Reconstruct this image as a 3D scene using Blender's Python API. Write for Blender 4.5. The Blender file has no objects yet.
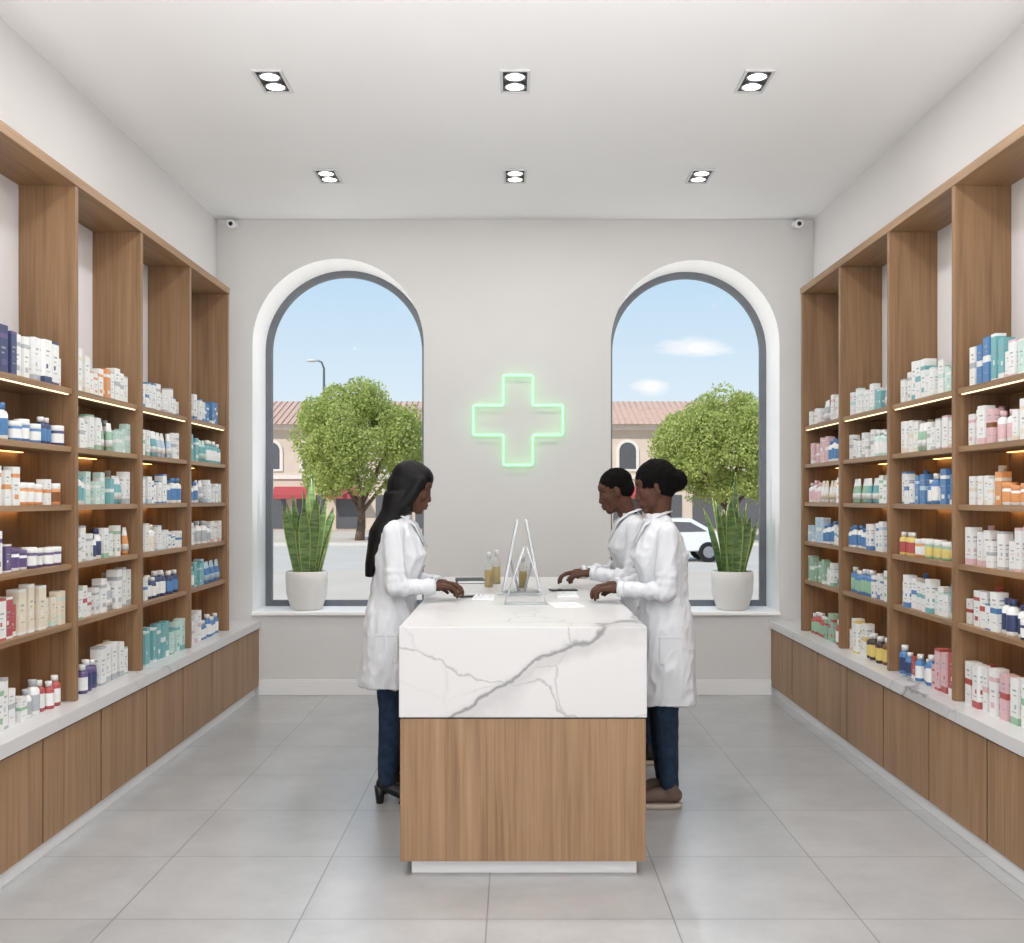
import bpy, bmesh, math, random
from mathutils import Vector, Matrix, noise
R = random.Random(11)
S = bpy.context.scene
C = S.collection
PI = math.pi
S.view_settings.view_transform = 'Standard'

# ------------------------------------------------------------------ materials
def lin(c):
    return tuple(((v/255)/12.92 if v/255 <= .04045 else ((v/255+.055)/1.055)**2.4) for v in c[:3]) + (1,)
_M = {}
def mat(name, col, rough=.5, metal=0.0, var=.06, vscale=8, emis=None, es=0, spec=.5, bump=0, bscale=200, stretch=None):
    if name in _M: return _M[name]
    m = bpy.data.materials.new(name); m.use_nodes = True
    nt = m.node_tree; b = nt.nodes['Principled BSDF']
    c = lin(col)
    tc = nt.nodes.new('ShaderNodeTexCoord')
    n = nt.nodes.new('ShaderNodeTexNoise'); n.inputs['Scale'].default_value = vscale; n.inputs['Detail'].default_value = 3
    src = tc.outputs['Object']
    if stretch:
        mp = nt.nodes.new('ShaderNodeMapping'); mp.inputs['Scale'].default_value = stretch; nt.links.new(src, mp.inputs[0]); src = mp.outputs[0]
    nt.links.new(src, n.inputs['Vector'])
    r = nt.nodes.new('ShaderNodeValToRGB')
    r.color_ramp.elements[0].position = .3; r.color_ramp.elements[1].position = .7
    r.color_ramp.elements[0].color = tuple(v*(1-var) for v in c[:3])+(1,)
    r.color_ramp.elements[1].color = tuple(min(1, v*(1+var)) for v in c[:3])+(1,)
    nt.links.new(n.outputs['Fac'], r.inputs['Fac']); nt.links.new(r.outputs['Color'], b.inputs['Base Color'])
    b.inputs['Roughness'].default_value = rough; b.inputs['Metallic'].default_value = metal
    b.inputs['Specular IOR Level'].default_value = spec
    if emis:
        b.inputs['Emission Color'].default_value = lin(emis); b.inputs['Emission Strength'].default_value = es
    if bump:
        n2 = nt.nodes.new('ShaderNodeTexNoise'); n2.inputs['Scale'].default_value = bscale
        nt.links.new(src, n2.inputs['Vector'])
        bp = nt.nodes.new('ShaderNodeBump'); bp.inputs['Strength'].default_value = bump; bp.inputs['Distance'].default_value = .01
        nt.links.new(n2.outputs['Fac'], bp.inputs['Height']); nt.links.new(bp.outputs['Normal'], b.inputs['Normal'])
    _M[name] = m; return m

def wood(name, sc, dark, mid, light, rough=.5):
    m = bpy.data.materials.new(name); m.use_nodes = True; nt = m.node_tree; b = nt.nodes['Principled BSDF']
    N = nt.nodes.new; L = nt.links.new
    tc = N('ShaderNodeTexCoord'); oi = N('ShaderNodeObjectInfo')
    mu = N('ShaderNodeVectorMath'); mu.operation = 'MULTIPLY'; mu.inputs[1].default_value = (7, 11, 5)
    cb = N('ShaderNodeCombineXYZ')
    for k in range(3): L(oi.outputs['Random'], cb.inputs[k])
    L(cb.outputs[0], mu.inputs[0])
    ad = N('ShaderNodeVectorMath'); ad.operation = 'ADD'
    L(tc.outputs['Object'], ad.inputs[0]); L(mu.outputs[0], ad.inputs[1])
    mp = N('ShaderNodeMapping'); mp.inputs['Scale'].default_value = sc; L(ad.outputs[0], mp.inputs['Vector'])
    n = N('ShaderNodeTexNoise'); n.inputs['Scale'].default_value = 1.0; n.inputs['Detail'].default_value = 8; n.inputs['Distortion'].default_value = .9
    L(mp.outputs[0], n.inputs['Vector'])
    mp2 = N('ShaderNodeMapping'); mp2.inputs['Scale'].default_value = tuple(v*7 if v > 3 else v*3 for v in sc); L(ad.outputs[0], mp2.inputs['Vector'])
    n2 = N('ShaderNodeTexNoise'); n2.inputs['Scale'].default_value = 1.0; n2.inputs['Detail'].default_value = 4
    L(mp2.outputs[0], n2.inputs['Vector'])
    mx = N('ShaderNodeMix'); mx.data_type = 'FLOAT'; mx.inputs[0].default_value = .45
    L(n.outputs['Fac'], mx.inputs[2]); L(n2.outputs['Fac'], mx.inputs[3])
    r = N('ShaderNodeValToRGB'); e = r.color_ramp.elements
    e[0].position = .3; e[0].color = lin(dark); e[1].position = .7; e[1].color = lin(light)
    k = e.new(.5); k.color = lin(mid)
    L(mx.outputs[0], r.inputs['Fac']); L(r.outputs['Color'], b.inputs['Base Color'])
    b.inputs['Roughness'].default_value = rough
    return m
WV = wood('oak_vertical_grain', (14, 14, .8), (120, 90, 62), (148, 115, 83), (166, 133, 100))
WH = wood('oak_lengthwise_grain', (14, .8, 14), (118, 90, 62), (146, 114, 82), (162, 130, 97))
WD = wood('oak_divider', (14, 14, .7), (106, 78, 52), (135, 103, 73), (153, 120, 88))
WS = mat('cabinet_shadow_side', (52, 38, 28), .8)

def marble(name):
    m = bpy.data.materials.new(name); m.use_nodes = True; nt = m.node_tree; b = nt.nodes['Principled BSDF']
    N = nt.nodes.new; L = nt.links.new
    tc = N('ShaderNodeTexCoord')
    dn = N('ShaderNodeTexNoise'); dn.inputs['Scale'].default_value = 2.4; dn.inputs['Detail'].default_value = 6
    L(tc.outputs['Object'], dn.inputs['Vector'])
    sb = N('ShaderNodeVectorMath'); sb.operation = 'SUBTRACT'; sb.inputs[1].default_value = (.5, .5, .5); L(dn.outputs['Color'], sb.inputs[0])
    sc = N('ShaderNodeVectorMath'); sc.operation = 'SCALE'; sc.inputs['Scale'].default_value = .4; L(sb.outputs[0], sc.inputs[0])
    ad = N('ShaderNodeVectorMath'); ad.operation = 'ADD'; L(tc.outputs['Object'], ad.inputs[0]); L(sc.outputs[0], ad.inputs[1])
    cur = None
    def combine(v):
        nonlocal cur
        if cur is None: cur = v; return
        mx = N('ShaderNodeMath'); mx.operation = 'MAXIMUM'; L(cur, mx.inputs[0]); L(v, mx.inputs[1]); cur = mx.outputs[0]
    def vein(normal, off, width, strength):
        d = N('ShaderNodeVectorMath'); d.operation = 'DOT_PRODUCT'; d.inputs[1].default_value = normal; L(ad.outputs[0], d.inputs[0])
        a = N('ShaderNodeMath'); a.operation = 'SUBTRACT'; L(d.outputs['Value'], a.inputs[0]); a.inputs[1].default_value = off
        ab = N('ShaderNodeMath'); ab.operation = 'ABSOLUTE'; L(a.outputs[0], ab.inputs[0])
        mr = N('ShaderNodeMapRange'); mr.inputs['From Min'].default_value = width*.15; mr.inputs['From Max'].default_value = width
        mr.inputs['To Min'].default_value = strength; mr.inputs['To Max'].default_value = 0
        L(ab.outputs[0], mr.inputs['Value']); combine(mr.outputs[0])
    vein((-.5, .18, .87), .5-.06, .015, .85)
    vein((-.5, .18, .87), .475-.06, .06, .25)
    vein((.3, .3, .95), .33, .006, .45)
    vein((.3, -.8, .5), .2, .01, .4)
    vein((.6, .7, .3), .7, .012, .4)
    vo = N('ShaderNodeTexVoronoi'); vo.feature = 'DISTANCE_TO_EDGE'; vo.inputs['Scale'].default_value = 1.8; L(ad.outputs[0], vo.inputs['Vector'])
    mr = N('ShaderNodeMapRange'); mr.inputs['From Max'].default_value = .013; mr.inputs['To Min'].default_value = .42; mr.inputs['To Max'].default_value = 0
    L(vo.outputs['Distance'], mr.inputs['Value'])
    mk = N('ShaderNodeTexNoise'); mk.inputs['Scale'].default_value = 1.7; L(tc.outputs['Object'], mk.inputs['Vector'])
    mk2 = N('ShaderNodeMapRange'); mk2.inputs['From Min'].default_value = .44; mk2.inputs['From Max'].default_value = .6; L(mk.outputs['Fac'], mk2.inputs['Value'])
    ml = N('ShaderNodeMath'); ml.operation = 'MULTIPLY'; L(mr.outputs[0], ml.inputs[0]); L(mk2.outputs[0], ml.inputs[1])
    combine(ml.outputs[0])
    r = N('ShaderNodeValToRGB'); e = r.color_ramp.elements
    e[0].color = lin((208, 206, 205)); e[1].color = lin((120, 117, 116))
    L(cur, r.inputs['Fac']); L(r.outputs['Color'], b.inputs['Base Color']); b.inputs['Roughness'].default_value = .28
    return m
MARB = marble('white_veined_marble')

def floor_mat():
    m = bpy.data.materials.new('grey_floor_tile'); m.use_nodes = True; nt = m.node_tree; b = nt.nodes['Principled BSDF']
    N = nt.nodes.new; L = nt.links.new
    tc = N('ShaderNodeTexCoord'); mp = N('ShaderNodeMapping'); mp.inputs['Location'].default_value = (.1+.665*10, -3.74+.65*10, 0)
    L(tc.outputs['Object'], mp.inputs['Vector'])
    br = N('ShaderNodeTexBrick'); br.offset = 0; br.squash = 1
    br.inputs['Scale'].default_value = 1; br.inputs['Brick Width'].default_value = .665; br.inputs['Row Height'].default_value = .65
    br.inputs['Mortar Size'].default_value = .003; br.inputs['Mortar Smooth'].default_value = .1
    br.inputs['Color1'].default_value = lin((171, 171, 171)); br.inputs['Color2'].default_value = lin((179, 179, 179)); br.inputs['Mortar'].default_value = lin((134, 133, 132))
    L(mp.outputs[0], br.inputs['Vector'])
    n = N('ShaderNodeTexNoise'); n.inputs['Scale'].default_value = 2.5; n.inputs['Detail'].default_value = 8; n.inputs['Roughness'].default_value = .7
    L(tc.outputs['Object'], n.inputs['Vector'])
    r = N('ShaderNodeValToRGB'); r.color_ramp.elements[0].color = (.82, .82, .82, 1); r.color_ramp.elements[1].color = (1.08, 1.08, 1.08, 1)
    r.color_ramp.elements[0].position = .3; r.color_ramp.elements[1].position = .7
    L(n.outputs['Fac'], r.inputs['Fac'])
    mx = N('ShaderNodeMix'); mx.data_type = 'RGBA'; mx.blend_type = 'MULTIPLY'; mx.inputs[0].default_value = 1
    L(br.outputs['Color'], mx.inputs[6]); L(r.outputs['Color'], mx.inputs[7]); L(mx.outputs[2], b.inputs['Base Color'])
    b.inputs['Roughness'].default_value = .28
    bp = N('ShaderNodeBump'); bp.inputs['Strength'].default_value = .2; bp.inputs['Distance'].default_value = .002; bp.invert = True
    L(br.outputs['Fac'], bp.inputs['Height']); L(bp.outputs['Normal'], b.inputs['Normal'])
    return m

WALL = mat('painted_plaster', (224, 222, 221), .75, var=.012, vscale=2)
WALLB = mat('painted_plaster_back', (214, 212, 210), .75, var=.015, vscale=2)
CEIL = mat('ceiling_paint', (236, 236, 236), .8, var=.01, vscale=2)
TRIM = mat('white_trim_paint', (230, 229, 228), .45, var=.01)
REV = mat('white_window_reveal', (250, 249, 247), .6, var=.005)
WHITE = mat('white_plastic', (232, 232, 232), .4, var=.02)
BLACK = mat('black_plastic', (18, 18, 20), .4)
DGREY = mat('dark_grey_metal', (104, 108, 114), .4, .3)
STEEL = mat('brushed_steel', (170, 170, 175), .3, .9)
LED = mat('warm_led', (255, 225, 180), .5, emis=(255, 196, 120), es=4.2)
LEDF = mat('warm_led_front', (255, 235, 200), .5, emis=(255, 226, 180), es=1.7)
LAMP = mat('lamp_lens', (255, 255, 255), .5, emis=(255, 250, 240), es=6)

def glassy(name, tint=(1, 1, 1, 1), refl=.08, alpha_white=0.0):
    m = bpy.data.materials.new(name); m.use_nodes = True; nt = m.node_tree
    for n in list(nt.nodes): nt.nodes.remove(n)
    N = nt.nodes.new; L = nt.links.new
    o = N('ShaderNodeOutputMaterial'); t = N('ShaderNodeBsdfTransparent'); t.inputs[0].default_value = tint
    g = N('ShaderNodeBsdfGlossy'); g.inputs['Roughness'].default_value = .05
    lw = N('ShaderNodeLayerWeight'); lw.inputs[0].default_value = .15
    mr = N('ShaderNodeMath'); mr.operation = 'MULTIPLY'; mr.inputs[1].default_value = refl*3; L(lw.outputs['Fresnel'], mr.inputs[0])
    mx = N('ShaderNodeMixShader'); L(mr.outputs[0], mx.inputs[0]); L(t.outputs[0], mx.inputs[1]); L(g.outputs[0], mx.inputs[2])
    if alpha_white:
        d = N('ShaderNodeBsdfDiffuse'); d.inputs[0].default_value = (.9, .92, .93, 1)
        m2 = N('ShaderNodeMixShader'); m2.inputs[0].default_value = alpha_white; L(mx.outputs[0], m2.inputs[1]); L(d.outputs[0], m2.inputs[2]); L(m2.outputs[0], o.inputs[0])
    else: L(mx.outputs[0], o.inputs[0])
    return m
GLASS = glassy('window_glass', refl=.03)
ACRYL = glassy('clear_acrylic', (.93, .96, .97, 1), .15, .3)
CLEARG = glassy('clear_bottle_glass', (.9, .92, .9, 1), .25, .12)

# ------------------------------------------------------------------ mesh builder
class MB:
    def __init__(s): s.bm = bmesh.new()
    def face(s, pts, mi=0):
        vs = [s.bm.verts.new(p) for p in pts]
        f = s.bm.faces.new(vs); f.material_index = mi; return f
    def box(s, x0, x1, y0, y1, z0, z1, mi=0, M=None):
        P = [Vector(p) for p in ((x0,y0,z0),(x1,y0,z0),(x1,y1,z0),(x0,y1,z0),(x0,y0,z1),(x1,y0,z1),(x1,y1,z1),(x0,y1,z1))]
        if M: P = [M @ p for p in P]
        v = [s.bm.verts.new(p) for p in P]
        for q in ((0,3,2,1),(4,5,6,7),(0,1,5,4),(1,2,6,5),(2,3,7,6),(3,0,4,7)):
            s.bm.faces.new([v[i] for i in q]).material_index = mi
    def rings(s, rs, mi=0, cap=True, smooth=True, closed=False):
        V = [[s.bm.verts.new(p) for p in r] for r in rs]
        n = len(V[0])
        K = len(V)
        for i in range(K if closed else K-1):
            a, b = V[i], V[(i+1) % K]
            for j in range(n):
                f = s.bm.faces.new((a[j], a[(j+1)%n], b[(j+1)%n], b[j])); f.material_index = mi[i] if isinstance(mi, (list, tuple)) else mi; f.smooth = smooth
        if cap and not closed:
            m0 = mi[0] if isinstance(mi, (list, tuple)) else mi
            m1 = mi[-1] if isinstance(mi, (list, tuple)) else mi
            s.bm.faces.new(V[0][::-1]).material_index = m0; s.bm.faces.new(V[-1]).material_index = m1
    def lathe(s, prof, seg=24, c=(0,0,0), mi=0, cap=True, smooth=True, ex=1, ey=1):
        rs = [[Vector((c[0]+r*ex*math.cos(2*PI*k/seg), c[1]+r*ey*math.sin(2*PI*k/seg), c[2]+z)) for k in range(seg)] for r, z in prof]
        s.rings(rs, mi, cap, smooth)
    def loft(s, rs, seg=32, mi=0, M=None):   # (cx, cy, z, rx, ry)
        out = []
        for cx, cy, z, rx, ry in rs:
            r = []
            for k in range(seg):
                a = 2*PI*k/seg; ca, sa = math.cos(a), math.sin(a)
                p = Vector((cx+rx*math.copysign(abs(ca)**.9, ca), cy+ry*math.copysign(abs(sa)**.9, sa), z))
                r.append(M @ p if M else p)
            out.append(r)
        s.rings(out, mi)
    def tube(s, pts, rad, seg=12, mi=0, cap=True, closed=False, flat=1.0, up=None):
        pts = [Vector(p) for p in pts]; n = len(pts)
        if not isinstance(rad, (list, tuple)): rad = [rad]*n
        rs = []; prev = None
        for i, p in enumerate(pts):
            if closed: t = (pts[(i+1)%n]-pts[i-1])
            else: t = pts[min(i+1, n-1)]-pts[max(i-1, 0)]
            t.normalize()
            if prev is None:
                u = Vector(up) if up else (Vector((0,0,1)) if abs(t.z) < .9 else Vector((1,0,0)))
            else: u = prev
            u = (u-t*u.dot(t)).normalized(); prev = u
            w = t.cross(u)
            rs.append([p+(u*math.cos(2*PI*k/seg)*flat+w*math.sin(2*PI*k/seg))*rad[i] for k in range(seg)])
        s.rings(rs, mi, cap, True, closed)
    def ell(s, c, r, M=None, mi=0, rot=None, su=20, sv=12):
        c = Vector(c); out = []
        V = []
        for i in range(1, sv):
            th = PI*i/sv; row = []
            for k in range(su):
                a = 2*PI*k/su
                p = Vector((r[0]*math.sin(th)*math.cos(a), r[1]*math.sin(th)*math.sin(a), r[2]*math.cos(th)))
                if rot: p = rot @ p
                p = p+c
                row.append(s.bm.verts.new(M @ p if M else p))
            V.append(row)
        tp = Vector((0,0,r[2])); bt = Vector((0,0,-r[2]))
        if rot: tp = rot @ tp; bt = rot @ bt
        tp += c; bt += c
        if M: tp = M @ tp; bt = M @ bt
        tv = s.bm.verts.new(tp); bv = s.bm.verts.new(bt)
        def F(vs):
            f = s.bm.faces.new(vs); f.material_index = mi; f.smooth = True
        for k in range(su):
            F((tv, V[0][k], V[0][(k+1)%su])); F((bv, V[-1][(k+1)%su], V[-1][k]))
            for i in range(len(V)-1):
                F((V[i][k], V[i+1][k], V[i+1][(k+1)%su], V[i][(k+1)%su]))
    def limb(s, pts, rad, seg=14, M=None):
        pts = [Vector(p) for p in pts]
        if M: pts = [M @ p for p in pts]
        for i in range(len(pts)-1): s.tube([pts[i], pts[i+1]], [rad[i], rad[i+1]], seg)
        for p, r in zip(pts, rad): s.ell(p, (r, r, r), su=14, sv=10)
    def mesh(s, name='m', recalc=True):
        if recalc: bmesh.ops.recalc_face_normals(s.bm, faces=s.bm.faces[:])
        me = bpy.data.meshes.new(name); s.bm.to_mesh(me); s.bm.free(); return me
    def build(s, name, mats, parent=None, bevel=0, recalc=True, label=None):
        me = s.mesh(name, recalc)
        return link(name, me, mats, parent, bevel, label)

def link(name, me, mats, parent=None, bevel=0, label=None):
    if not isinstance(mats, (list, tuple)): mats = [mats]
    if len(me.materials) == 0:
        for m in mats: me.materials.append(m)
    o = bpy.data.objects.new(name, me); C.objects.link(o)
    if parent: o.parent = parent
    if bevel:
        b = o.modifiers.new('Bevel', 'BEVEL'); b.width = bevel; b.segments = 2; b.limit_method = 'ANGLE'
    if label: o['label'] = label
    return o
def tag(o, label, cat, group=None, kind=None):
    o['label'] = label; o['category'] = cat
    if group: o['group'] = group
    if kind: o['kind'] = kind
    return o
def thing(name, label, cat, loc=(0,0,0), rz=0, group=None):
    o = bpy.data.objects.new(name, None); C.objects.link(o); o.location = loc; o.rotation_euler = (0, 0, rz)
    o.empty_display_size = .1
    return tag(o, label, cat, group)
def struct(o, label=None, cat=None):
    o['kind'] = 'structure'
    if label: o['label'] = label
    if cat: o['category'] = cat
    return o

def fuse(mb, voxel, iters=3, disp=None):
    me = mb.mesh('tmp'); o = bpy.data.objects.new('tmp', me); C.objects.link(o)
    r = o.modifiers.new('r', 'REMESH'); r.mode = 'VOXEL'; r.voxel_size = voxel; r.use_smooth_shade = True
    if iters:
        sm = o.modifiers.new('s', 'SMOOTH'); sm.factor = .5; sm.iterations = iters
    dg = bpy.context.evaluated_depsgraph_get(); dg.update()
    out = bpy.data.meshes.new_from_object(o.evaluated_get(dg))
    bpy.data.objects.remove(o); bpy.data.meshes.remove(me)
    if disp:
        vn = [v.normal.copy() for v in out.vertices]
        for v, n in zip(out.vertices, vn): v.co += n*disp(v.co)
    for p in out.polygons: p.use_smooth = True
    out.materials.clear()
    return out
def joinm(ms):
    bm = bmesh.new()
    for m in ms: bm.from_mesh(m)
    me = bpy.data.meshes.new('j'); bm.to_mesh(me); bm.free()
    for p in me.polygons: p.use_smooth = True
    return me

# ------------------------------------------------------------------ room
HW = 2.27; YB = 8.0; H = 3.62; YF = -2.0
m = MB(); m.box(-HW-.15, HW+.15, YF, YB+.5, -.12, 0)
struct(m.build('floor', floor_mat()), 'large square light grey tiles with thin darker grout', 'floor')
m = MB(); m.box(-HW-.15, HW+.15, YF, YB+.5, H, H+.12)
struct(m.build('ceiling', CEIL), 'smooth white ceiling with six recessed lights', 'ceiling')
m = MB(); m.box(-HW-.15, -HW, YF, YB+.5, 0, H); struct(m.build('wall_left', WALL), 'plain white side wall behind the left shelves', 'wall')
m = MB(); m.box(HW, HW+.15, YF, YB+.5, 0, H); struct(m.build('wall_right', WALL), 'plain white side wall behind the right shelves', 'wall')
WINS = [(-2.0, -.695), (.73, 2.015)]; ZB = .63; SP = 2.67; YR = YB+.5
def outline(xl, xr, inset=0, n=48):
    xc = (xl+xr)/2; r = (xr-xl)/2-inset
    return [(xl+inset, ZB+inset)] + [(xc-r*math.cos(PI*i/n), SP+r*math.sin(PI*i/n)) for i in range(n+1)] + [(xr-inset, ZB+inset)]
m = MB()
for y in (YB, YR):
    xs = [-HW, WINS[0][0], WINS[0][1], WINS[1][0], WINS[1][1], HW]
    for a, b in ((0,1), (2,3), (4,5)): m.face([(xs[a],y,0),(xs[b],y,0),(xs[b],y,H),(xs[a],y,H)])
    for xl, xr in WINS:
        m.face([(xl,y,0),(xr,y,0),(xr,y,ZB),(xl,y,ZB)])
        o = outline(xl, xr)[1:-1]
        for (x0,z0),(x1,z1) in zip(o, o[1:]): m.face([(x0,y,z0),(x1,y,z1),(x1,y,H),(x0,y,H)])
struct(m.build('wall_back', WALLB, recalc=False), 'light grey back wall with two arched windows', 'wall')
for i, (xl, xr) in enumerate(WINS):
    side = ('left', 'right')[i]
    m = MB(); o = outline(xl, xr); n = len(o)
    for k in range(n):
        (x0,z0),(x1,z1) = o[k], o[(k+1)%n]; f = m.face([(x0,YB-.002,z0),(x1,YB-.002,z1),(x1,YR,z1),(x0,YR,z0)])
        f.smooth = 0 < k < n-2
    w = struct(m.build('window_%d' % (i+1), REV, recalc=False), 'arched window with deep white reveal on the %s of the back wall' % side, 'window')
    m = MB(); a = outline(xl, xr, .0); b = outline(xl, xr, .05)
    for k in range(n):
        k2 = (k+1) % n
        A0, A1, B0, B1 = a[k], a[k2], b[k], b[k2]; y0, y1 = 8.42, 8.47
        m.face([(A0[0],y0,A0[1]),(B0[0],y0,B0[1]),(B1[0],y0,B1[1]),(A1[0],y0,A1[1])])
        m.face([(A0[0],y1,A0[1]),(A1[0],y1,A1[1]),(B1[0],y1,B1[1]),(B0[0],y1,B0[1])])
        m.face([(B0[0],y0,B0[1]),(B0[0],y1,B0[1]),(B1[0],y1,B1[1]),(B1[0],y0,B1[1])])
    m.build('window_frame', DGREY, w, label='dark grey arched metal frame')
    m = MB(); m.face([(x, 8.445, z) for x, z in b]); m.build('pane', GLASS, w)
    m = MB(); m.box(xl, xr, YB-.03, YB+.42, ZB-.022, ZB+.004); m.build('window_sill', REV, w, .004)
    for zz, en in ((2.75, 5.0), (1.6, 4.0)):
        l = bpy.data.lights.new('window_niche_light', 'POINT'); l.energy = en; l.shadow_soft_size = 0; l.color = (1, .99, .97)  # unseen point lamp, added only to brighten the window reveal
        lo = bpy.data.objects.new('window_niche_light', l); C.objects.link(lo); lo.location = ((xl+xr)/2, 8.06, zz)
m = MB(); m.box(-1.95, 1.95, YB-.018, YB, 0, .105); m.box(-1.95, 1.95, YB-.012, YB, .105, .118)
struct(m.build('baseboard_back', TRIM, bevel=.003), 'white skirting board along the back wall', 'baseboard')

# ------------------------------------------------------------------ camera
cam = bpy.data.cameras.new('camera'); co = bpy.data.objects.new('camera', cam); C.objects.link(co)
co.location = (0, 0, 1.5); co.rotation_euler = (PI/2, 0, 0)
cam.sensor_width = 36; cam.lens = 36*1050/1024; cam.shift_x = -3/1024; cam.shift_y = 26.5/1024; cam.clip_end = 500
S.camera = co

# ------------------------------------------------------------------ shelving
DIV = [2.25, 3.1, 3.95, 4.80, 5.64, 6.49, 7.35]
SHZ = [2.0, 1.735, 1.47, 1.2, .93]
CT = .57
for sx, side in ((-1, 'left'), (1, 'right')):
    def X(a, b): return (min(sx*a, sx*b), max(sx*a, sx*b))
    t = thing('wall_shelving', 'tall open oak shelving with lit shelves along the %s wall' % side, 'shelving', (sx*2.14, 4.8, CT+.001), 0, 'built in wall shelving')
    def loc(mb): 
        bmesh.ops.translate(mb.bm, vec=(-sx*2.14, -4.8, -CT-.001), verts=mb.bm.verts[:]); return mb
    for y in DIV:
        x0, x1 = X(2.01, HW); m = MB(); m.box(x0, x1, y, y+.035, CT+.001, 2.93); loc(m).build('divider', WD, t, .002)
    x0, x1 = X(2.005, HW); m = MB(); m.box(x0, x1, DIV[0], DIV[-1]+.035, 2.93, 2.975); loc(m).build('top_panel', WH, t, .002)
    for a, b in zip(DIV, DIV[1:]):
        x0, x1 = X(2.262, HW); m = MB(); m.box(x0, x1, a+.035, b, CT+.001, 2.0); loc(m).build('back_panel', WV, t)
        for zi, z in enumerate(SHZ):
            x0, x1 = X(2.025, 2.2615); m = MB(); m.box(x0, x1, a+.035, b, z-.026, z); sh = loc(m).build('shelf', WH, t, .0015)
            if zi == 0:
                x0, x1 = X(2.03, 2.04); m = MB(); m.box(x0, x1, a+.06, b-.025, z-.031, z-.0262); loc(m).build('led_strip', LEDF, sh, label='glowing warm light strip')
            else:
                x0, x1 = X(2.236, 2.256); m = MB(); m.box(x0, x1, a+.06, b-.025, z-.0295, z-.0262); loc(m).build('led_strip', LED, sh, label='glowing warm light strip')
    ys = [8.0-.61*k for k in range(0, 11)]
    NM = ['first', 'second', 'third', 'fourth', 'fifth', 'sixth', 'seventh', 'eighth', 'ninth', 'tenth']
    for k in range(10):
        y1, y0 = ys[k], ys[k+1]
        cb = thing('base_cabinet', 'low oak cabinet with plain door, %s from the back wall on the %s' % (NM[k], side), 'cabinet', (sx*2.1, (y0+y1)/2, .07), 0, 'base cabinets on the %s' % side)
        hw = .305
        x0, x1 = sorted((sx*1.9545-sx*2.1, sx*HW-sx*2.1))
        m = MB(); m.box(x0, x1, -hw, hw, 0, .44); m.build('body', WS, cb)
        x0, x1 = sorted((sx*1.95-sx*2.1, sx*1.9544-sx*2.1))
        m = MB(); m.box(x0, x1, -hw+.007, hw-.007, .002, .432); m.build('door', WV, cb, .001, label='plain oak door')
    x0, x1 = X(1.935, HW); m = MB(); m.box(x0, x1, 1.9, 8.0, .512, CT)
    o = tag(m.build('worktop', MARB, bevel=.003), 'long white marble worktop over the %s base cabinets' % side, 'worktop', 'marble worktops')
    x0, x1 = X(1.975, HW); m = MB(); m.box(x0, x1, 1.9, 8.0, 0, .069)
    struct(m.build('trim_%d' % (1 if sx < 0 else 2), TRIM), 'white toe kick under the %s cabinets' % side, 'trim')

# ------------------------------------------------------------------ products
COL = dict(W=('white', (226,226,224)), N=('navy', (56,66,102)), P=('purple', (96,80,122)), B=('blue', (80,124,172)), T=('teal', (112,168,172)),
           G=('green', (146,180,154)), O=('orange', (212,146,92)), R=('red', (172,78,78)), K=('pink', (214,178,182)), C=('cream', (220,210,190)),
           A=('amber', (124,76,38)), Y=('yellow', (214,190,112)), E=('grey', (172,176,180)), D=('dark brown', (62,44,36)), L=('pale blue', (178,200,214)), M=('mint', (190,214,206)))
def pm(c): return mat('pack_'+COL[c][0].replace(' ', '_'), COL[c][1], .42, var=.04, vscale=40)
INK = mat('pack_ink', (156, 158, 162), .5)
cache = {}
def carton_mesh(w, d, h, a, b, st):
    key = ('c', w, d, h, a, b, st)
    if key in cache: return cache[key]
    m = MB(); hx, hy = d/2, w/2
    cuts = {0: [0, .16, 1], 1: [0, .72, .82, 1], 2: [0, .46, .6, 1], 3: [0, .06, .94, 1]}[st]
    mi = {0: [1, 0], 1: [0, 1, 0], 2: [0, 1, 0], 3: [1, 0, 1]}[st]
    rs = [[Vector((x, y, h*c)) for x, y in ((-hx,-hy),(hx,-hy),(hx,hy),(-hx,hy))] for c in cuts]
    m.rings(rs, mi, True, False)
    e = .0006
    for fx, fy, L in ((1,0,w), (-1,0,w), (0,-1,d), (0,1,d)):
        def q(u0, u1, z0, z1, k):
            if fx: P = [(fx*(hx+e), u*L, z*h) for u, z in ((u0,z0),(u1,z0),(u1,z1),(u0,z1))]
            else: P = [(u*L, fy*(hy+e), z*h) for u, z in ((u0,z0),(u1,z0),(u1,z1),(u0,z1))]
            m.face(P, k)
        zz = {0: .72, 1: .5, 2: .78, 3: .62}[st]
        q(-.3, .2, zz, zz+.04, 2); q(-.3, .05, zz-.1, zz-.075, 2)
        if st in (0, 3): q(-.3, -.05, .34, .44, 1); q(-.3, .25, .26, .28, 2)
        if st == 1: q(-.28, .28, .16, .28, 1)
        if st == 2: q(-.3, .15, .22, .24, 2)
    me = m.mesh('carton'); 
    for x in (pm(a), pm(b), INK): me.materials.append(x)
    cache[key] = me; return me
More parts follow.
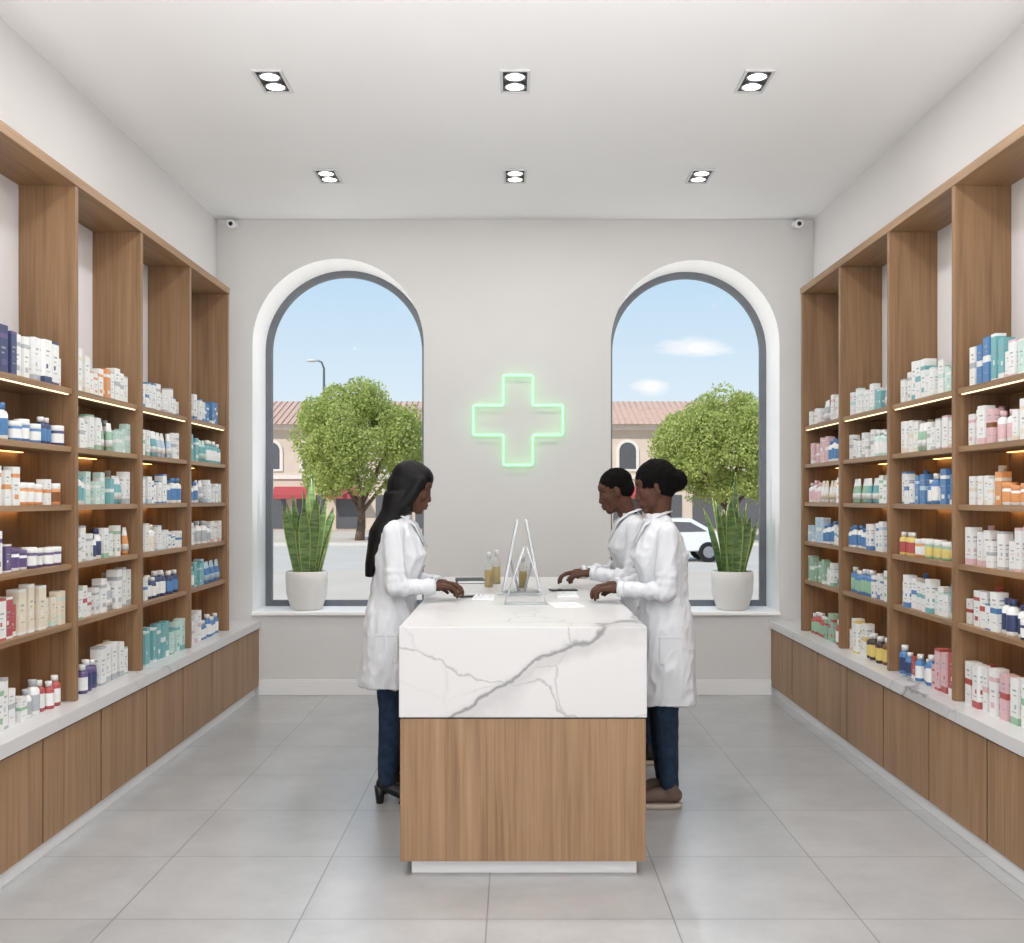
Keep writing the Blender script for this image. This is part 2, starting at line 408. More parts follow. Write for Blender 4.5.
def bottle_mesh(r, h, a, b, jar):
    key = ('b', r, h, a, b, jar)
    if key in cache: return cache[key]
    if jar:
        m = MB(); m.lathe([(r*.92,0),(r,.004),(r,h*.72),(r*.9,h*.76)], 20); body = m.mesh('jar_body')
        m = MB(); m.lathe([(r*1.0,h*.74),(r*1.02,h*.75),(r*1.02,h*.98),(r*.97,h)], 20); cap = m.mesh('lid')
        m = MB(); m.lathe([(r*1.012,h*.14),(r*1.012,h*.6)], 20, cap=False); lab = m.mesh('label')
    else:
        m = MB(); m.lathe([(r*.92,0),(r,.004),(r,h*.68),(r*.85,h*.75),(r*.5,h*.8),(r*.48,h*.84)], 20); body = m.mesh('bottle_body')
        m = MB(); m.lathe([(r*.62,h*.82),(r*.62,h*.985),(r*.56,h)], 18); cap = m.mesh('cap')
        m = MB(); m.lathe([(r*1.012,h*.12),(r*1.012,h*.58)], 20, cap=False); lab = m.mesh('label')
    body.materials.append(pm(a)); lab.materials.append(pm(b)); cap.materials.append(pm('W' if a != 'W' else b))
    cache[key] = (body, cap, lab); return cache[key]
def tube_mesh(r, h, a, b):
    key = ('u', r, h, a, b)
    if key in cache: return cache[key]
    m = MB(); rs = []
    for f, ex, ey in ((.16, 1, 1), (.4, .9, 1.03), (.7, .6, 1.1), (.93, .2, 1.18), (1, .08, 1.2)):
        rs.append([Vector((r*ex*math.cos(2*PI*k/18), r*ey*math.sin(2*PI*k/18), h*f)) for k in range(18)])
    m.rings(rs, [0, 1, 0, 0]); body = m.mesh('tube_body')
    m = MB(); m.lathe([(r*.8, 0), (r*.82, h*.15), (r*.78, h*.17)], 18); cap = m.mesh('cap')
    body.materials.append(pm(a)); body.materials.append(pm(b)); cap.materials.append(pm(b))
    cache[key] = (body, cap); return cache[key]
ORD = ['first','second','third','fourth','fifth','sixth','seventh','eighth','ninth','tenth','eleventh','twelfth','thirteenth','fourteenth','fifteenth','sixteenth']
SHN = ['top shelf','second shelf','third shelf','fourth shelf','fifth shelf','worktop']
BAYN = ['nearest','second','third','farthest']
def place(kind, a, b, x, y, z, hmax, where, group, rr):
    an, bn = COL[a][0], COL[b][0]
    j = rr.uniform(-.06, .06)
    if kind in 'cts':
        w, d, h = {'c': ((.056,.05,.15),(.06,.05,.168),(.046,.04,.128),(.052,.045,.142),(.058,.04,.158),(.05,.045,.112)), 't': ((.06,.058,.2),(.05,.05,.178),(.062,.055,.19),(.048,.045,.205)), 's': ((.062,.055,.085),(.054,.05,.1),(.066,.055,.11))}[kind]\
            [rr.randrange({'c': 6, 't': 4, 's': 3}[kind])]
        h = min(h, hmax); me = carton_mesh(w, d, h, a, b, rr.randrange(4))
        o = link('medicine_carton', me, [])
        tag(o, '%s%s carton with %s print, %s' % ({'c': '', 't': 'tall ', 's': 'small '}[kind], an, bn, where), 'box', group)
    elif kind in 'bj':
        r, h = ((.026,.135),(.024,.12),(.029,.15))[rr.randrange(3)] if kind == 'b' else ((.033,.082),(.031,.095),(.035,.09))[rr.randrange(3)]
        if where.startswith('behind'): h = .175
        h = min(h, hmax); body, cap, lab = bottle_mesh(r, h, a, b, kind == 'j')
        nm = 'medicine_bottle' if kind == 'b' else 'medicine_jar'
        o = link(nm, body, []); tag(o, '%s %s with %s label, %s' % (an, 'bottle' if kind == 'b' else 'jar', bn, where), 'bottle' if kind == 'b' else 'jar', group)
        link('cap' if kind == 'b' else 'lid', cap, [], o); link('printed_label', lab, [], o)
    else:
        r, h = (.023, min(.145, hmax)); body, cap = tube_mesh(r, h, a, b)
        o = link('cream_tube', body, []); tag(o, '%s tube with %s cap, %s' % (an, bn, where), 'tube', group); link('cap', cap, [], o)
    o.location = (x, y, z); o.rotation_euler = (0, 0, j)
    return o
WID = dict(c=.061, t=.066, s=.07, b=.062, j=.074, u=.06)
ROWS = {
 ('left',0): ['tNP4 tWE3 tWN2 cWK3', 'bWB4 jBW3 bNB2 jNW4', 'cWO5 jOW3 cWO1 jOA3', 'cWP3 cPW1 jWP2 jPW6', 'cWR3 cRW2 tCW3 cCM4', 'cWG3 cWE2 sWG1 bWE2 bRW4'],
 ('left',1): ['tWC3 cWO3 cOW1 cWE4', 'cWE2 cWG3 uWG2 cMW4', 'bWT3 cMW3 cTW1 uWT2 cWE2', 'cWE4 bWN2 cWG3 uWO2', 'cWG2 cWR2 cWE2 uWE2 tWE3', 'bPW3 bPN2 tWE4 cWG3'],
 ('left',2): ['tWC1 cWB4 cWE3 sWB3', 'cWG3 uWT3 uWL3 cWE2', 'cWL3 cWB4 bWB3', 'cWC3 bWC2 cWL3 sWB2', 'cWB3 bNW5 bNB3', 'tTM3 cTW3 tTW1 cMT3'],
 ('left',3): ['uWE3 cWB3 cBW4', 'cTW4 uMT3 bTW3', 'bWB4 uWE3 cWL3', 'cWE3 bWE5 cWK1', 'bTW3 cTL3 uLB3', 'cBW2 cWK3 bBW4'],
 ('right',0): ['sWE2 cMW2 cWK2 tTW2 tBW2 tWE3', 'cWE3 cWC2 bWK2 cKA1 cWK3', 'cCW3 jWO3 cOC1 cWC4', 'jWP2 tWK2 cWE3 cWK3', 'jNW3 bWN3 cWB2 cWR3', 'tMG3 tWG2 cKR1 tWK2 tWR2'],
 ('right',1): ['cMW3 cWM3 tWT3 cWE2', 'cWK3 cWE3 uWG2 cWC3', 'cBW3 bBW3 cBL2 cWB3', 'bRW2 jGY3 jOW2 bYR4', 'cTW2 cWM3 cWT3 cWB3', 'tRW2 cKR3 bBW3 cRW1 bBN2'],
 ('right',2): ['uWE3 cTW2 cWM5', 'cTW2 bMW3 cWE4', 'cWG4 uWT3 uWG3', 'cWL3 cWB3 bWB3', 'cWG2 cWB3 bBG4', 'bAY3 bDY4 cWY3'],
 ('right',3): ['cWK4 uWE3 sWK2', 'cOW2 bWB3 cKW3', 'cWO3 uCW4 bWK2', 'cWT3 bWB3 cLW3', 'uTW3 cWG3 cGW2', 'bRW3 cGR3 bRG3']}
for (side, b), rows in ROWS.items():
    sx = -1 if side == 'left' else 1
    rr = random.Random(b*7+(3 if sx > 0 else 0)+5)
    y0, y1 = DIV[2+b]+.035, DIV[3+b]
    for ri, row in enumerate(rows):
        z = SHZ[ri] if ri < 5 else CT
        hmax = .26 if ri == 0 else (.22 if ri < 5 else .3)
        toks = []
        for tk in row.split(): toks += [(tk[0], tk[1], tk[2])]*int(tk[3:])
        y = y0+.012; i = 0
        while i < 15:
            k, a, c = toks[min(i, len(toks)-1)]; w = WID[k]
            if y+w > y1-.004: break
            where = '%s nearest on %s, %s %s bay' % (ORD[i], SHN[ri], BAYN[b], side)
            group = 'products on the %s of the %s %s bay' % (SHN[ri], BAYN[b], side)
            fx = 2.07+rr.uniform(-.008, .014)
            kk = 't' if (k == 'c' and ri == 5 and rr.random() < .6) else k
            place(kk, a, c, sx*fx, y+w/2, z, hmax, where, group, rr)
            if b < 2 and i % 8 == 1 and k in 'ct':
                place('b', 'W', c if c != 'W' else 'E', sx*(fx+.09), y+w/2+.02, z, hmax,
                      'behind %s nearest on %s, %s %s bay' % (ORD[i], SHN[ri], BAYN[b], side), group, rr)
            y += w+(rr.uniform(0, .006) if rr.random() < .75 else rr.uniform(.01, .035)); i += 1

# ------------------------------------------------------------------ ceiling lights
FRM = mat('light_frame', (205, 205, 205), .4)
LC = (1, .99, .975)
def spot(x, y, e):
    l = bpy.data.lights.new('downlight', 'AREA'); l.shape = 'DISK'; l.size = .16; l.energy = e; l.color = LC
    o = bpy.data.objects.new('downlight', l); C.objects.link(o); o.location = (x, y, H-.03)
for yi, y in enumerate((5.33, 6.9)):
    for xi, x in enumerate((-1.23, 0, 1.215)):
        t = thing('ceiling_light', 'recessed twin ceiling spotlight, %s of the %s row' % (('left', 'middle', 'right')[xi], ('near', 'far')[yi]), 'ceiling light', (x, y, H), 0, 'recessed twin ceiling lights')
        m = MB(); a, b = .075, .145
        for (x0,x1,y0,y1) in ((-a,a,-b,-b+.014), (-a,a,b-.014,b), (-a,-a+.014,-b+.014,b-.014), (a-.014,a,-b+.014,b-.014)): m.box(x0,x1,y0,y1,-.012,0)
        m.build('frame', FRM, t, .002)
        m = MB(); m.box(-a+.014, a-.014, -b+.014, b-.014, -.004, 0); m.build('housing', BLACK, t, label='black recessed housing')
        for s in (-1, 1):
            m = MB(); m.lathe([(.053,-.0045),(.056,-.011),(.047,-.011),(.045,-.006)], 28, (0, s*.064, 0), cap=False); rg = m.build('lamp', STEEL, t)
            m = MB(); m.lathe([(.046,-.009),(.03,-.0105),(.001,-.011)], 28, (0, s*.064, 0)); m.build('lens', LAMP, rg, label='glowing white lens')
        spot(x, y, (10, 6)[yi])
for y in (3.7, 1.6, -.6):
    for x in (-1.23, 1.215): spot(x, y, 17)  # unseen lamps without fixtures, added to fill the room with light
def area(name, loc, rot, sx_, sy_, e, col, spread=180):
    l = bpy.data.lights.new(name, 'AREA'); l.shape = 'RECTANGLE'; l.size = sx_; l.size_y = sy_; l.energy = e; l.color = col; l.spread = math.radians(spread)
    o = bpy.data.objects.new(name, l); C.objects.link(o); o.location = loc; o.rotation_euler = rot
area('shopfront_daylight', (0, YF+.05, 1.75), (PI/2, 0, 0), 4.2, 3.2, 82, (.99, .995, 1))  # area lamp added behind the camera as front fill; no shopfront is modelled
area('uplight', (0, -.2, .5), (math.radians(145), 0, 0), 3.4, 1.4, 102, (1, .995, .99), 85)  # unseen lamp added below, aimed upward to brighten the ceiling

# security cameras
for x, side in ((-2.135, 'left'), (2.135, 'right')):
    t = thing('security_camera', 'small white security camera in the upper %s corner' % side, 'camera', (x, YB, 3.58), 0, 'security cameras')
    m = MB(); m.box(-.035, .035, -.04, 0, -.02, .02); m.build('mount', WHITE, t, .005)
    m = MB(); m.tube([(0,-.03,-.005),(0,-.12,-.02)], [.028,.032], 18); m.build('housing', WHITE, t)
    m = MB(); m.tube([(0,-.119,-.02),(0,-.128,-.0215)], [.017,.013], 18); m.build('lens', BLACK, t, label='black glass lens')

# neon cross
NEON = mat('green_neon', (120, 200, 150), .5, emis=(140, 255, 152), es=1.9)
t = thing('neon_cross_sign', 'glowing green neon pharmacy cross outline on the back wall', 'neon sign', (.023, YB, 2.09))
A, B_, rc = .34, .112, .02
cr = [(-B_,A),(B_,A),(B_,B_),(A,B_),(A,-B_),(B_,-B_),(B_,-A),(-B_,-A),(-B_,-B_),(-A,-B_),(-A,B_),(-B_,B_)]
pts = []
n = len(cr)
for i in range(n):
    p = Vector((cr[i][0], 0, cr[i][1])); q0 = Vector((cr[i-1][0], 0, cr[i-1][1])); q1 = Vector((cr[(i+1)%n][0], 0, cr[(i+1)%n][1]))
    a = p+(q0-p).normalized()*rc; b = p+(q1-p).normalized()*rc
    for k in range(6):
        u = k/5; pts.append(a*(1-u)**2+p*2*u*(1-u)+b*u*u+Vector((0,-.04,0)))
m = MB(); m.tube(pts, .008, 10, closed=True, up=(0,1,0)); m.build('neon_tube', NEON, t)
for x, z in ((0, A), (0, -A), (A, 0), (-A, 0), (B_, .23), (-B_, -.23)):
    m = MB(); m.tube([(x,0,z),(x,-.032,z)], .004, 8); m.build('standoff', ACRYL, t)

# ------------------------------------------------------------------ service counter
CX0, CX1, CY0, CY1 = -.459, .522, 4.15, 6.8
t = thing('service_counter', 'marble topped service counter with oak base in the centre', 'counter', ((CX0+CX1)/2, (CY0+CY1)/2, 0))
dx, dy = (CX0+CX1)/2, (CY0+CY1)/2
def cbx(x0,x1,y0,y1,z0,z1,name,mt,bv=.003):
    m = MB(); m.box(x0-dx,x1-dx,y0-dy,y1-dy,z0,z1); return m.build(name, mt, t, bv)
cbx(CX0, CX1, CY0, CY1, .632, .99, 'marble_top', MARB)
cbx(CX0+.004, CX1-.004, CY0+.004, CY1-.004, .062, .626, 'oak_base', WV)
cbx(CX0+.012, CX1-.012, CY0+.012, CY1-.012, .626, .632, 'shadow_gap', BLACK, 0)
cbx(CX0+.045, CX1-.035, CY0+.05, CY1-.05, 0, .062, 'plinth', TRIM)
TOP = .99
SCR = mat('dark_screen', (60, 66, 74), .15)
GREYP = mat('light_grey_plastic', (204, 207, 210), .35)
def monitor(x, y, face, label):
    t = thing('monitor', label, 'monitor', (x, y, TOP), 0 if face > 0 else PI, 'thin desktop monitors')
    M = Matrix.Rotation(-math.radians(11), 4, 'Y')
    m = MB(); m.box(-.007, .006, -.2, .2, .03, .40, M=M); m.build('casing', GREYP, t, .003)
    m = MB(); m.box(.0062, .0072, -.19, .19, .04, .39, M=M); m.build('screen', SCR, t, label='dark screen')
    m = MB(); m.tube([(-.035,0,.2),(-.085,0,.01)], [.006,.006], 10); m.build('stand', GREYP, t)
    m = MB(); m.tube([(0,0,.05),(.0,0,.01)], .007, 10); m.build('front_post', GREYP, t)
    m = MB(); m.box(-.1, .03, -.07, .07, 0, .007); m.build('foot', GREYP, t, .002)
monitor(-.065, 5.62, -1, 'thin pale monitor facing the person with long hair')
monitor(.135, 5.62, 1, 'thin pale monitor facing the two people on the right')
t = thing('sign_holder', 'clear acrylic tent shaped sign holder at the front of the counter items', 'sign holder', (.05, 5.03, TOP))
for s in (-1, 1):
    M = Matrix.Translation((s*.1, 0, 0)) @ Matrix.Rotation(-s*math.radians(19), 4, 'Y')
    m = MB(); m.box(-.002, .002, -.075, .075, .002, .29, M=M); pn = m.build('panel', ACRYL, t)
    for yy in (-.075, .075):
        m = MB(); m.tube([M @ Vector((0,yy,0.004)), M @ Vector((0,yy,.288))], .003, 8); m.build('edge_rail', GREYP, pn)
for yy in (-.075, .075):
    m = MB(); m.box(-.105, .105, yy-.003, yy+.003, .0, .004); m.build('base_rail', GREYP, t)
OIL = mat('golden_liquid', (188, 156, 74), .15)
def oil(x, y, h, label):
    t = thing('oil_bottle', label, 'bottle', (x, y, TOP), 0, 'oil bottles on the counter')
    r = .024
    m = MB(); m.lathe([(r*.9,0),(r,.004),(r,h*.62),(r*.4,h*.76),(r*.38,h*.84)], 20); m.build('body', CLEARG, t, label='clear glass body')
    m = MB(); m.lathe([(r*.84,.004),(r*.92,.008),(r*.92,h*.5)], 20); m.build('liquid', OIL, t, label='golden liquid')
    m = MB(); m.lathe([(r*.46,h*.82),(r*.46,h),(r*.4,h*1.005)], 16); m.build('cap', GREYP, t)
oil(-.15, 6.0, .2, 'golden oil bottle left of the thin monitors, nearer of the pair')
oil(-.11, 6.25, .2, 'golden oil bottle left of the thin monitors, farther of the pair')
oil(.045, 5.95, .19, 'golden oil bottle standing between the two monitors')
def keyboard(x, y, label):
    t = thing('keyboard', label, 'keyboard', (x, y, TOP), 0, 'white keyboards')
    m = MB(); m.box(-.055, .055, -.14, .14, 0, .007); m.build('case', WHITE, t, .003)
    m = MB()
    for i in range(4):
        for j in range(12): m.box(-.048+i*.024, -.048+i*.024+.02, -.134+j*.0225, -.134+j*.0225+.019, .0071, .0095)
    m.build('keys', mat('key_white', (218, 219, 221), .5), t)
keyboard(-.16, 5.35, 'slim white keyboard left of the monitors')
keyboard(.27, 5.5, 'slim white keyboard right of the monitors')
m = MB(); m.box(-.07, .07, -.1, .1, 0, .003)
o = tag(m.build('paper_sheet', mat('paper', (236, 236, 234), .7)), 'white paper sheet by the hands of the person with the bun', 'paper'); o.location = (.24, 5.0, TOP); o.rotation_euler = (0, 0, .15)
t = thing('notebook', 'closed dark notebook at the far left of the counter', 'notebook', (-.27, 6.35, TOP), .1)
m = MB(); m.box(-.08, .08, -.11, .11, .003, .018); m.build('pages', mat('paper', (236,236,232)), t)
m = MB(); m.box(-.083, .083, -.113, .113, 0, .003); m.box(-.083, .083, -.113, .113, .018, .021); m.box(-.086, -.082, -.113, .113, 0, .021); m.build('cover', mat('notebook_cover', (38, 44, 50), .5), t)
def phone(loc, rot, label):
    t = thing('smartphone', label, 'phone', loc); t.rotation_euler = rot
    m = MB(); m.box(-.075, .075, -.037, .037, 0, .008); m.build('case', BLACK, t, .003)
    m = MB(); m.box(-.07, .07, -.033, .033, .0081, .0086); m.build('screen', SCR, t)
phone((-.225, 5.42, TOP+.0005), (0, .0, .4), 'black phone beside the hands of the person with long hair')
phone((.265, 5.78, TOP+.0005), (0, 0, .2), 'black phone lying before the person with cropped hair')

# ------------------------------------------------------------------ snake plants
def leaf_mat():
    m = bpy.data.materials.new('snake_plant_green'); m.use_nodes = True; nt = m.node_tree; b = nt.nodes['Principled BSDF']
    N = nt.nodes.new; L = nt.links.new
    tc = N('ShaderNodeTexCoord'); mp = N('ShaderNodeMapping'); mp.inputs['Scale'].default_value = (6, 6, 34); L(tc.outputs['Object'], mp.inputs[0])
    n = N('ShaderNodeTexNoise'); n.inputs['Scale'].default_value = 1; n.inputs['Distortion'].default_value = 1; L(mp.outputs[0], n.inputs['Vector'])
    r = N('ShaderNodeValToRGB'); r.color_ramp.elements[0].position = .4; r.color_ramp.elements[1].position = .6
    r.color_ramp.elements[0].color = lin((78, 108, 62)); r.color_ramp.elements[1].color = lin((122, 148, 90)); L(n.outputs['Fac'], r.inputs[0]); L(r.outputs[0], b.inputs['Base Color'])
    b.inputs['Roughness'].default_value = .4; return m
LEAF = leaf_mat(); LEDGE = mat('leaf_edge_yellow', (164, 174, 102), .45)
POT = mat('smooth_white_pot', (224, 221, 217), .6, var=.015, vscale=20)
def plant(x, label, seed):
    rr = random.Random(seed)
    t = thing('snake_plant', label, 'potted plant', (x, 8.17, ZB+.004), rr.uniform(0, 1), 'snake plants on the window sills')
    m = MB(); m.lathe([(.105,0),(.12,.008),(.155,.12),(.163,.24),(.160,.292),(.153,.30),(.146,.292),(.148,.255)], 40, cap=False); m.face([(.105*math.cos(2*PI*k/40), .105*math.sin(2*PI*k/40), 0) for k in range(40)]); m.build('pot', POT, t)
    m = MB(); m.lathe([(.147,.25),(.1,.258),(.001,.262)], 28); m.build('soil', mat('soil', (60, 44, 34), .9, var=.3, vscale=60), t)
    m = MB()
    for k in range(17):
        a = k*2.399; rad = .015+.006*k; bx, by = rad*math.cos(a), rad*math.sin(a)
        Lh = rr.uniform(.54, .76)*(1-.016*k) if k else .82; w = rr.uniform(.038, .046); lean = rr.uniform(.01, .05)+.006*k
        face = a+PI/2 if k % 2 else rr.uniform(-.5, .5)
        n = 14; rows = []
        for i in range(n+1):
            u = i/n; z = .25+Lh*u
            c = Vector((bx+math.cos(a)*lean*u**1.4*1.2, by+math.sin(a)*lean*u**1.4*1.2, z))
            ww = w*(.55+.5*math.sin(min(1, u*1.6)*PI*.5))*(1-max(0, (u-.55)/.45)**2)+.0008
            an = face+.4*u; d = Vector((math.cos(an), math.sin(an), 0)); nn = Vector((-d.y, d.x, 0))
            rows.append([c-d*ww, c-d*ww*.84+nn*.004, c+nn*.012, c+d*ww*.84+nn*.004, c+d*ww])
        V = [[m.bm.verts.new(p) for p in r] for r in rows]
        for i in range(n):
            for j in range(4):
                f = m.bm.faces.new((V[i][j], V[i][j+1], V[i+1][j+1], V[i+1][j])); f.material_index = 1 if j in (0, 3) else 0; f.smooth = True
    m.build('foliage', [LEAF, LEDGE], t, recalc=False)
plant(-1.62, 'snake plant in a white pot on the left window sill', 3)
plant(1.69, 'snake plant in a white pot on the right window sill', 8)

# ------------------------------------------------------------------ people
SKIN = mat('dark_brown_skin', (82, 54, 42), .65, var=.05, vscale=10, spec=.22)
HAIR = mat('black_hair', (9, 7, 7), .5, var=.3, vscale=3, bump=.2, bscale=3, stretch=(80, 80, 2), spec=.2)
CURL = mat('black_curly_hair', (13, 10, 9), .85, var=.4, vscale=140, bump=1, bscale=220, spec=.12)
COAT = mat('white_cotton_coat', (208, 210, 214), .85, var=.015, vscale=5, bump=.06, bscale=300, spec=.15)
SEAM = mat('coat_seam', (176, 177, 184), .8)
JEAN = mat('dark_blue_denim', (36, 50, 70), .85, var=.25, vscale=30, spec=.2)
EYEW = mat('eye_white', (120, 104, 94), .5); EYED = mat('eye_dark', (16, 10, 8), .3)
LIP = mat('lip_skin', (98, 58, 50), .5, spec=.3)
def foldf(seed, amp):
    def f(p):
        q = Vector((p.x*10+seed, p.y*10, p.z*3.0+p.x*5)); a = noise.noise(q)
        q2 = Vector((p.x*22, p.y*22+seed, p.z*13+p.x*9)); b = noise.noise(q2)
        return max(-amp*.9, amp*((1-abs(a)*2.4)+.45*(1-abs(b)*2.2)-.75))
    return f
def hand(mb, W, d, n, s, curl, sc=1.0):
    W, d, n, s = Vector(W), Vector(d).normalized(), Vector(n).normalized(), Vector(s).normalized()
    n = (n-d*n.dot(d)).normalized(); s = (s-d*s.dot(d)-n*s.dot(n)).normalized()
    mb.limb([W-d*.05, W, W+d*.02], [.025*sc, .024*sc, .024*sc])
    offs = (.030, .0102, -.0102, -.029); lens = (.072, .080, .074, .058); kd = (.082, .086, .082, .075)
    for o, L, k in zip(offs, lens, kd):
        K = W+d*k*sc+s*o*sc
        mb.limb([W+d*.01+s*o*.55*sc, (W+K)/2+s*o*.2*sc-n*.002, K], [.015*sc, .0145*sc, .0115*sc])
        P = [K]; ang = 0
        for f, c in ((.46, .8), (.31, 1.0), (.23, .8)):
            ang += curl*c; dd = d*math.cos(ang)+n*math.sin(ang)
            P.append(P[-1]+(dd+s*o*.6)*(L*f*sc))
        mb.limb(P, [.0102*sc, .0092*sc, .0084*sc, .0074*sc], 12)
    T0 = W+d*.022*sc+s*.022*sc; d1 = (d*.66+s*.6+n*.4).normalized(); d2 = (d*.9+s*.15+n*.4).normalized()
    mb.limb([T0, T0+d1*.036*sc, T0+d1*.036*sc+d2*.03*sc, T0+d1*.036*sc+d2*.03*sc+(d2*.8+n*.3).normalized()*.022*sc], [.0165*sc, .0125*sc, .0105*sc, .0085*sc])

def person(loc, rz, label, P):
    t = thing('person', label, 'person', loc, rz)
    cx, hx, hz = P['chest'], P['head'], P['headz']; wide = P.get('wide', 1.0)
    k = P.get('k', 1.0)
    HM = Matrix.Translation((hx, 0, hz)) @ Matrix.Rotation(math.radians(P['pitch']), 4, 'Y')
    mb = MB()
    mb.loft([(0,0,.80*k,.085,.12),(0,0,.9*k,.095,.135),(cx*.3,0,1.03*k,.075,.10),(cx*.8,0,1.2*k,.085,.115),(cx,0,1.32*k,.07,.12),(cx,0,1.36*k,.05,.09),(cx+.0,0,1.39*k,.04,.05)])
    for s in (-1, 1):
        mb.limb([(0,s*.085,.86*k),(.01,s*.085,.46*k),(-.01,s*.085,.09)], [.07,.045,.034])
        sh, el, wr = [Vector(v) for v in P['arm'][s]]
        mb.limb([sh*.9+Vector((cx, 0, 1.3))*.1, el, wr], [.027,.023,.02])
    body = fuse(mb, .009, 2)
    mb = MB(); E = lambda c, r, rot=None: mb.ell(c, r, HM, rot=rot, su=24, sv=16)
    E((-.015,0,.025), (.095,.073,.09)); E((.026,0,-.035), (.057,.057,.08)); E((.018,0,-.07), (.055,.052,.036)); E((.036,0,-.05), (.05,.048,.062)); E((.064,0,-.094), (.024,.028,.022))
    E((.05,0,.04), (.034,.055,.035)); E((.0,0,-.02), (.075,.066,.07))
    for s in (-1, 1):
        E((.068,s*.026,.026), (.014,.024,.009)); E((.048,s*.034,-.02), (.033,.026,.03)); E((.0715,s*.029,.004), (.0125,.016,.012))
        E((-.008,s*.075,-.008), (.018,.007,.031), Matrix.Rotation(s*.35, 3, 'Z')); E((.088,s*.0135,-.033), (.011,.0115,.0095))
    mb.limb([(.077,0,.016),(.085,0,-.008),(.094,0,-.028)], [.010,.011,.0135], M=HM)
    E((.089,0,-.0565), (.0155,.026,.0095)); E((.087,0,-.0725), (.0155,.024,.0105)); E((.074,0,-.064), (.024,.036,.026))
    nb = Vector((cx-.005, 0, 1.36*k)); nt_ = HM @ Vector((-.02, 0, -.06))
    mb.limb([nb, (nb+nt_)/2, nt_], [.056*wide,.05*wide,.054*wide])
    head = fuse(mb, .004, 5)
    hs = []
    for s in (-1, 1):
        mb = MB(); W, d, n, sd, cu = P['hand'][s]; hand(mb, W, d, n, sd, cu, P.get('hs', .95)); hs.append(fuse(mb, .003, 2))
    link('body', joinm([body, head]+hs), [SKIN], t)
    for s in (-1, 1):
        mb = MB(); mb.ell((.0748, s*.029, -.003), (.0085,.0105,.003), HM); e = mb.build('eye', EYEW, t)
        mb = MB(); mb.ell((.0808, s*.0292, -.0038), (.0035,.006,.0028), HM); mb.build('iris', EYED, e)
        mb = MB(); mb.tube([HM @ Vector(p) for p in ((.079,s*.014,.030),(.080,s*.028,.035),(.067,s*.048,.031))], [.002,.003,.0015], 8); mb.build('eyebrow', CURL, t)
    mb = MB(); mb.ell((.0925, 0, -.0725), (.0108,.0195,.0065), HM); mb.build('lips', LIP, t)
    # coat
    mb = MB(); hem = P['hem']
    R_ = [(P.get('hemx', -.01),0,hem,.148,.21), (P.get('hemx', -.01),0,hem+.03,.147,.209), (0,0,.72*k,.142,.2), (0,0,.88*k,.134,.188), (cx*.25,0,1.02*k,.113,.152), (cx*.7,0,1.14*k,.122,.158),
          (cx*1.05,0,1.22*k,P.get('bust', .132),.164), (cx,0,1.31*k,.104,.168), (cx*.95,0,1.365*k,.076,.14), (cx,0,1.40*k,.06,.09), (cx+.01,0,1.42*k,.056,.068)]
    R_ = [(a,b,c,d,e*wide) for a,b,c,d,e in R_]
    mb.loft(R_, 40)
    for s in (-1, 1):
        sh, el, wr = [Vector(v) for v in P['arm'][s]]
        mb.limb([sh, sh.lerp(el, .5), el, el.lerp(wr, .5)], [.054,.049,.045,.041]); mb.tube([el.lerp(wr, .5), wr], [.041,.036], 18)
        for q, r_ in ((.05, .053), (.2, .05), (.36, .047), (.55, .044)):     # bunched cloth on the forearm
            c_ = el.lerp(wr, q); ax = (wr-el).normalized(); mb.tube([c_-ax*.008, c_+ax*.008], [r_*.92, r_*.92], 16)
        for q, r_ in ((.72, .054), (.86, .052)):
            c_ = sh.lerp(el, q); ax = (el-sh).normalized(); mb.tube([c_-ax*.008, c_+ax*.008], [r_*.94, r_*.94], 16)
    coat = fuse(mb, .0065, 2, foldf(P['seed'], .011))
    cobj = link('lab_coat', coat, [COAT], t)
    zt = 1.42*k
    fx = cx*1.05+P.get('bust', .132)
    for s in (-1, 1):
        mb = MB(); mb.tube([(cx-.055,0,zt+.016),(cx-.035,s*.053*wide,zt+.012),(cx+.02,s*.072*wide,zt-.008),(cx+.08,s*.056,zt-.052),(fx-.004,s*.035,1.25*k)], [.015,.017,.021,.026,.008], 12, flat=.2)
        mb.build('lapel', COAT, cobj)
        sl = Vector(P['arm'][s][2]); ed = (sl-Vector(P['arm'][s][1])).normalized()
        mb = MB(); mb.tube([sl-ed*.03, sl+ed*.004], [.0405,.0385], 20); mb.build('cuff', COAT, cobj)
    for z in (1.16, 1.06, .96):
        mb = MB(); xx = {1.16: cx*.8+.131, 1.06: cx*.35+.127, .96: cx*.12+.13}[z]; mb.tube([(xx-.004,0,z*k),(xx+.004,0,z*k)], .007, 12); mb.build('button', SEAM, cobj)
    for s in (-1, 1):
        mb = MB(); mb.box(-.055, .055, s*.192*wide-.003, s*.192*wide+.003, .71*k, .845*k); pk = mb.build('pocket', COAT, cobj, .002)
        mb = MB(); mb.box(-.055, .055, s*.1955*wide-.001, s*.1955*wide+.001, .832*k, .834*k); mb.build('stitching', SEAM, pk)
    # jeans
    mb = MB(); mb.loft([(0,0,.78*k,.1,.15),(0,0,.95*k,.098,.14)])
    for s in (-1, 1):
        mb.limb([(0,s*.085,.85*k),(.012,s*.085,.47*k),(-.008,s*.085,.12)], [.085,.064,.047])
    link('jeans', fuse(mb, .009, 3, foldf(P['seed']+4, .005)), [JEAN], t)
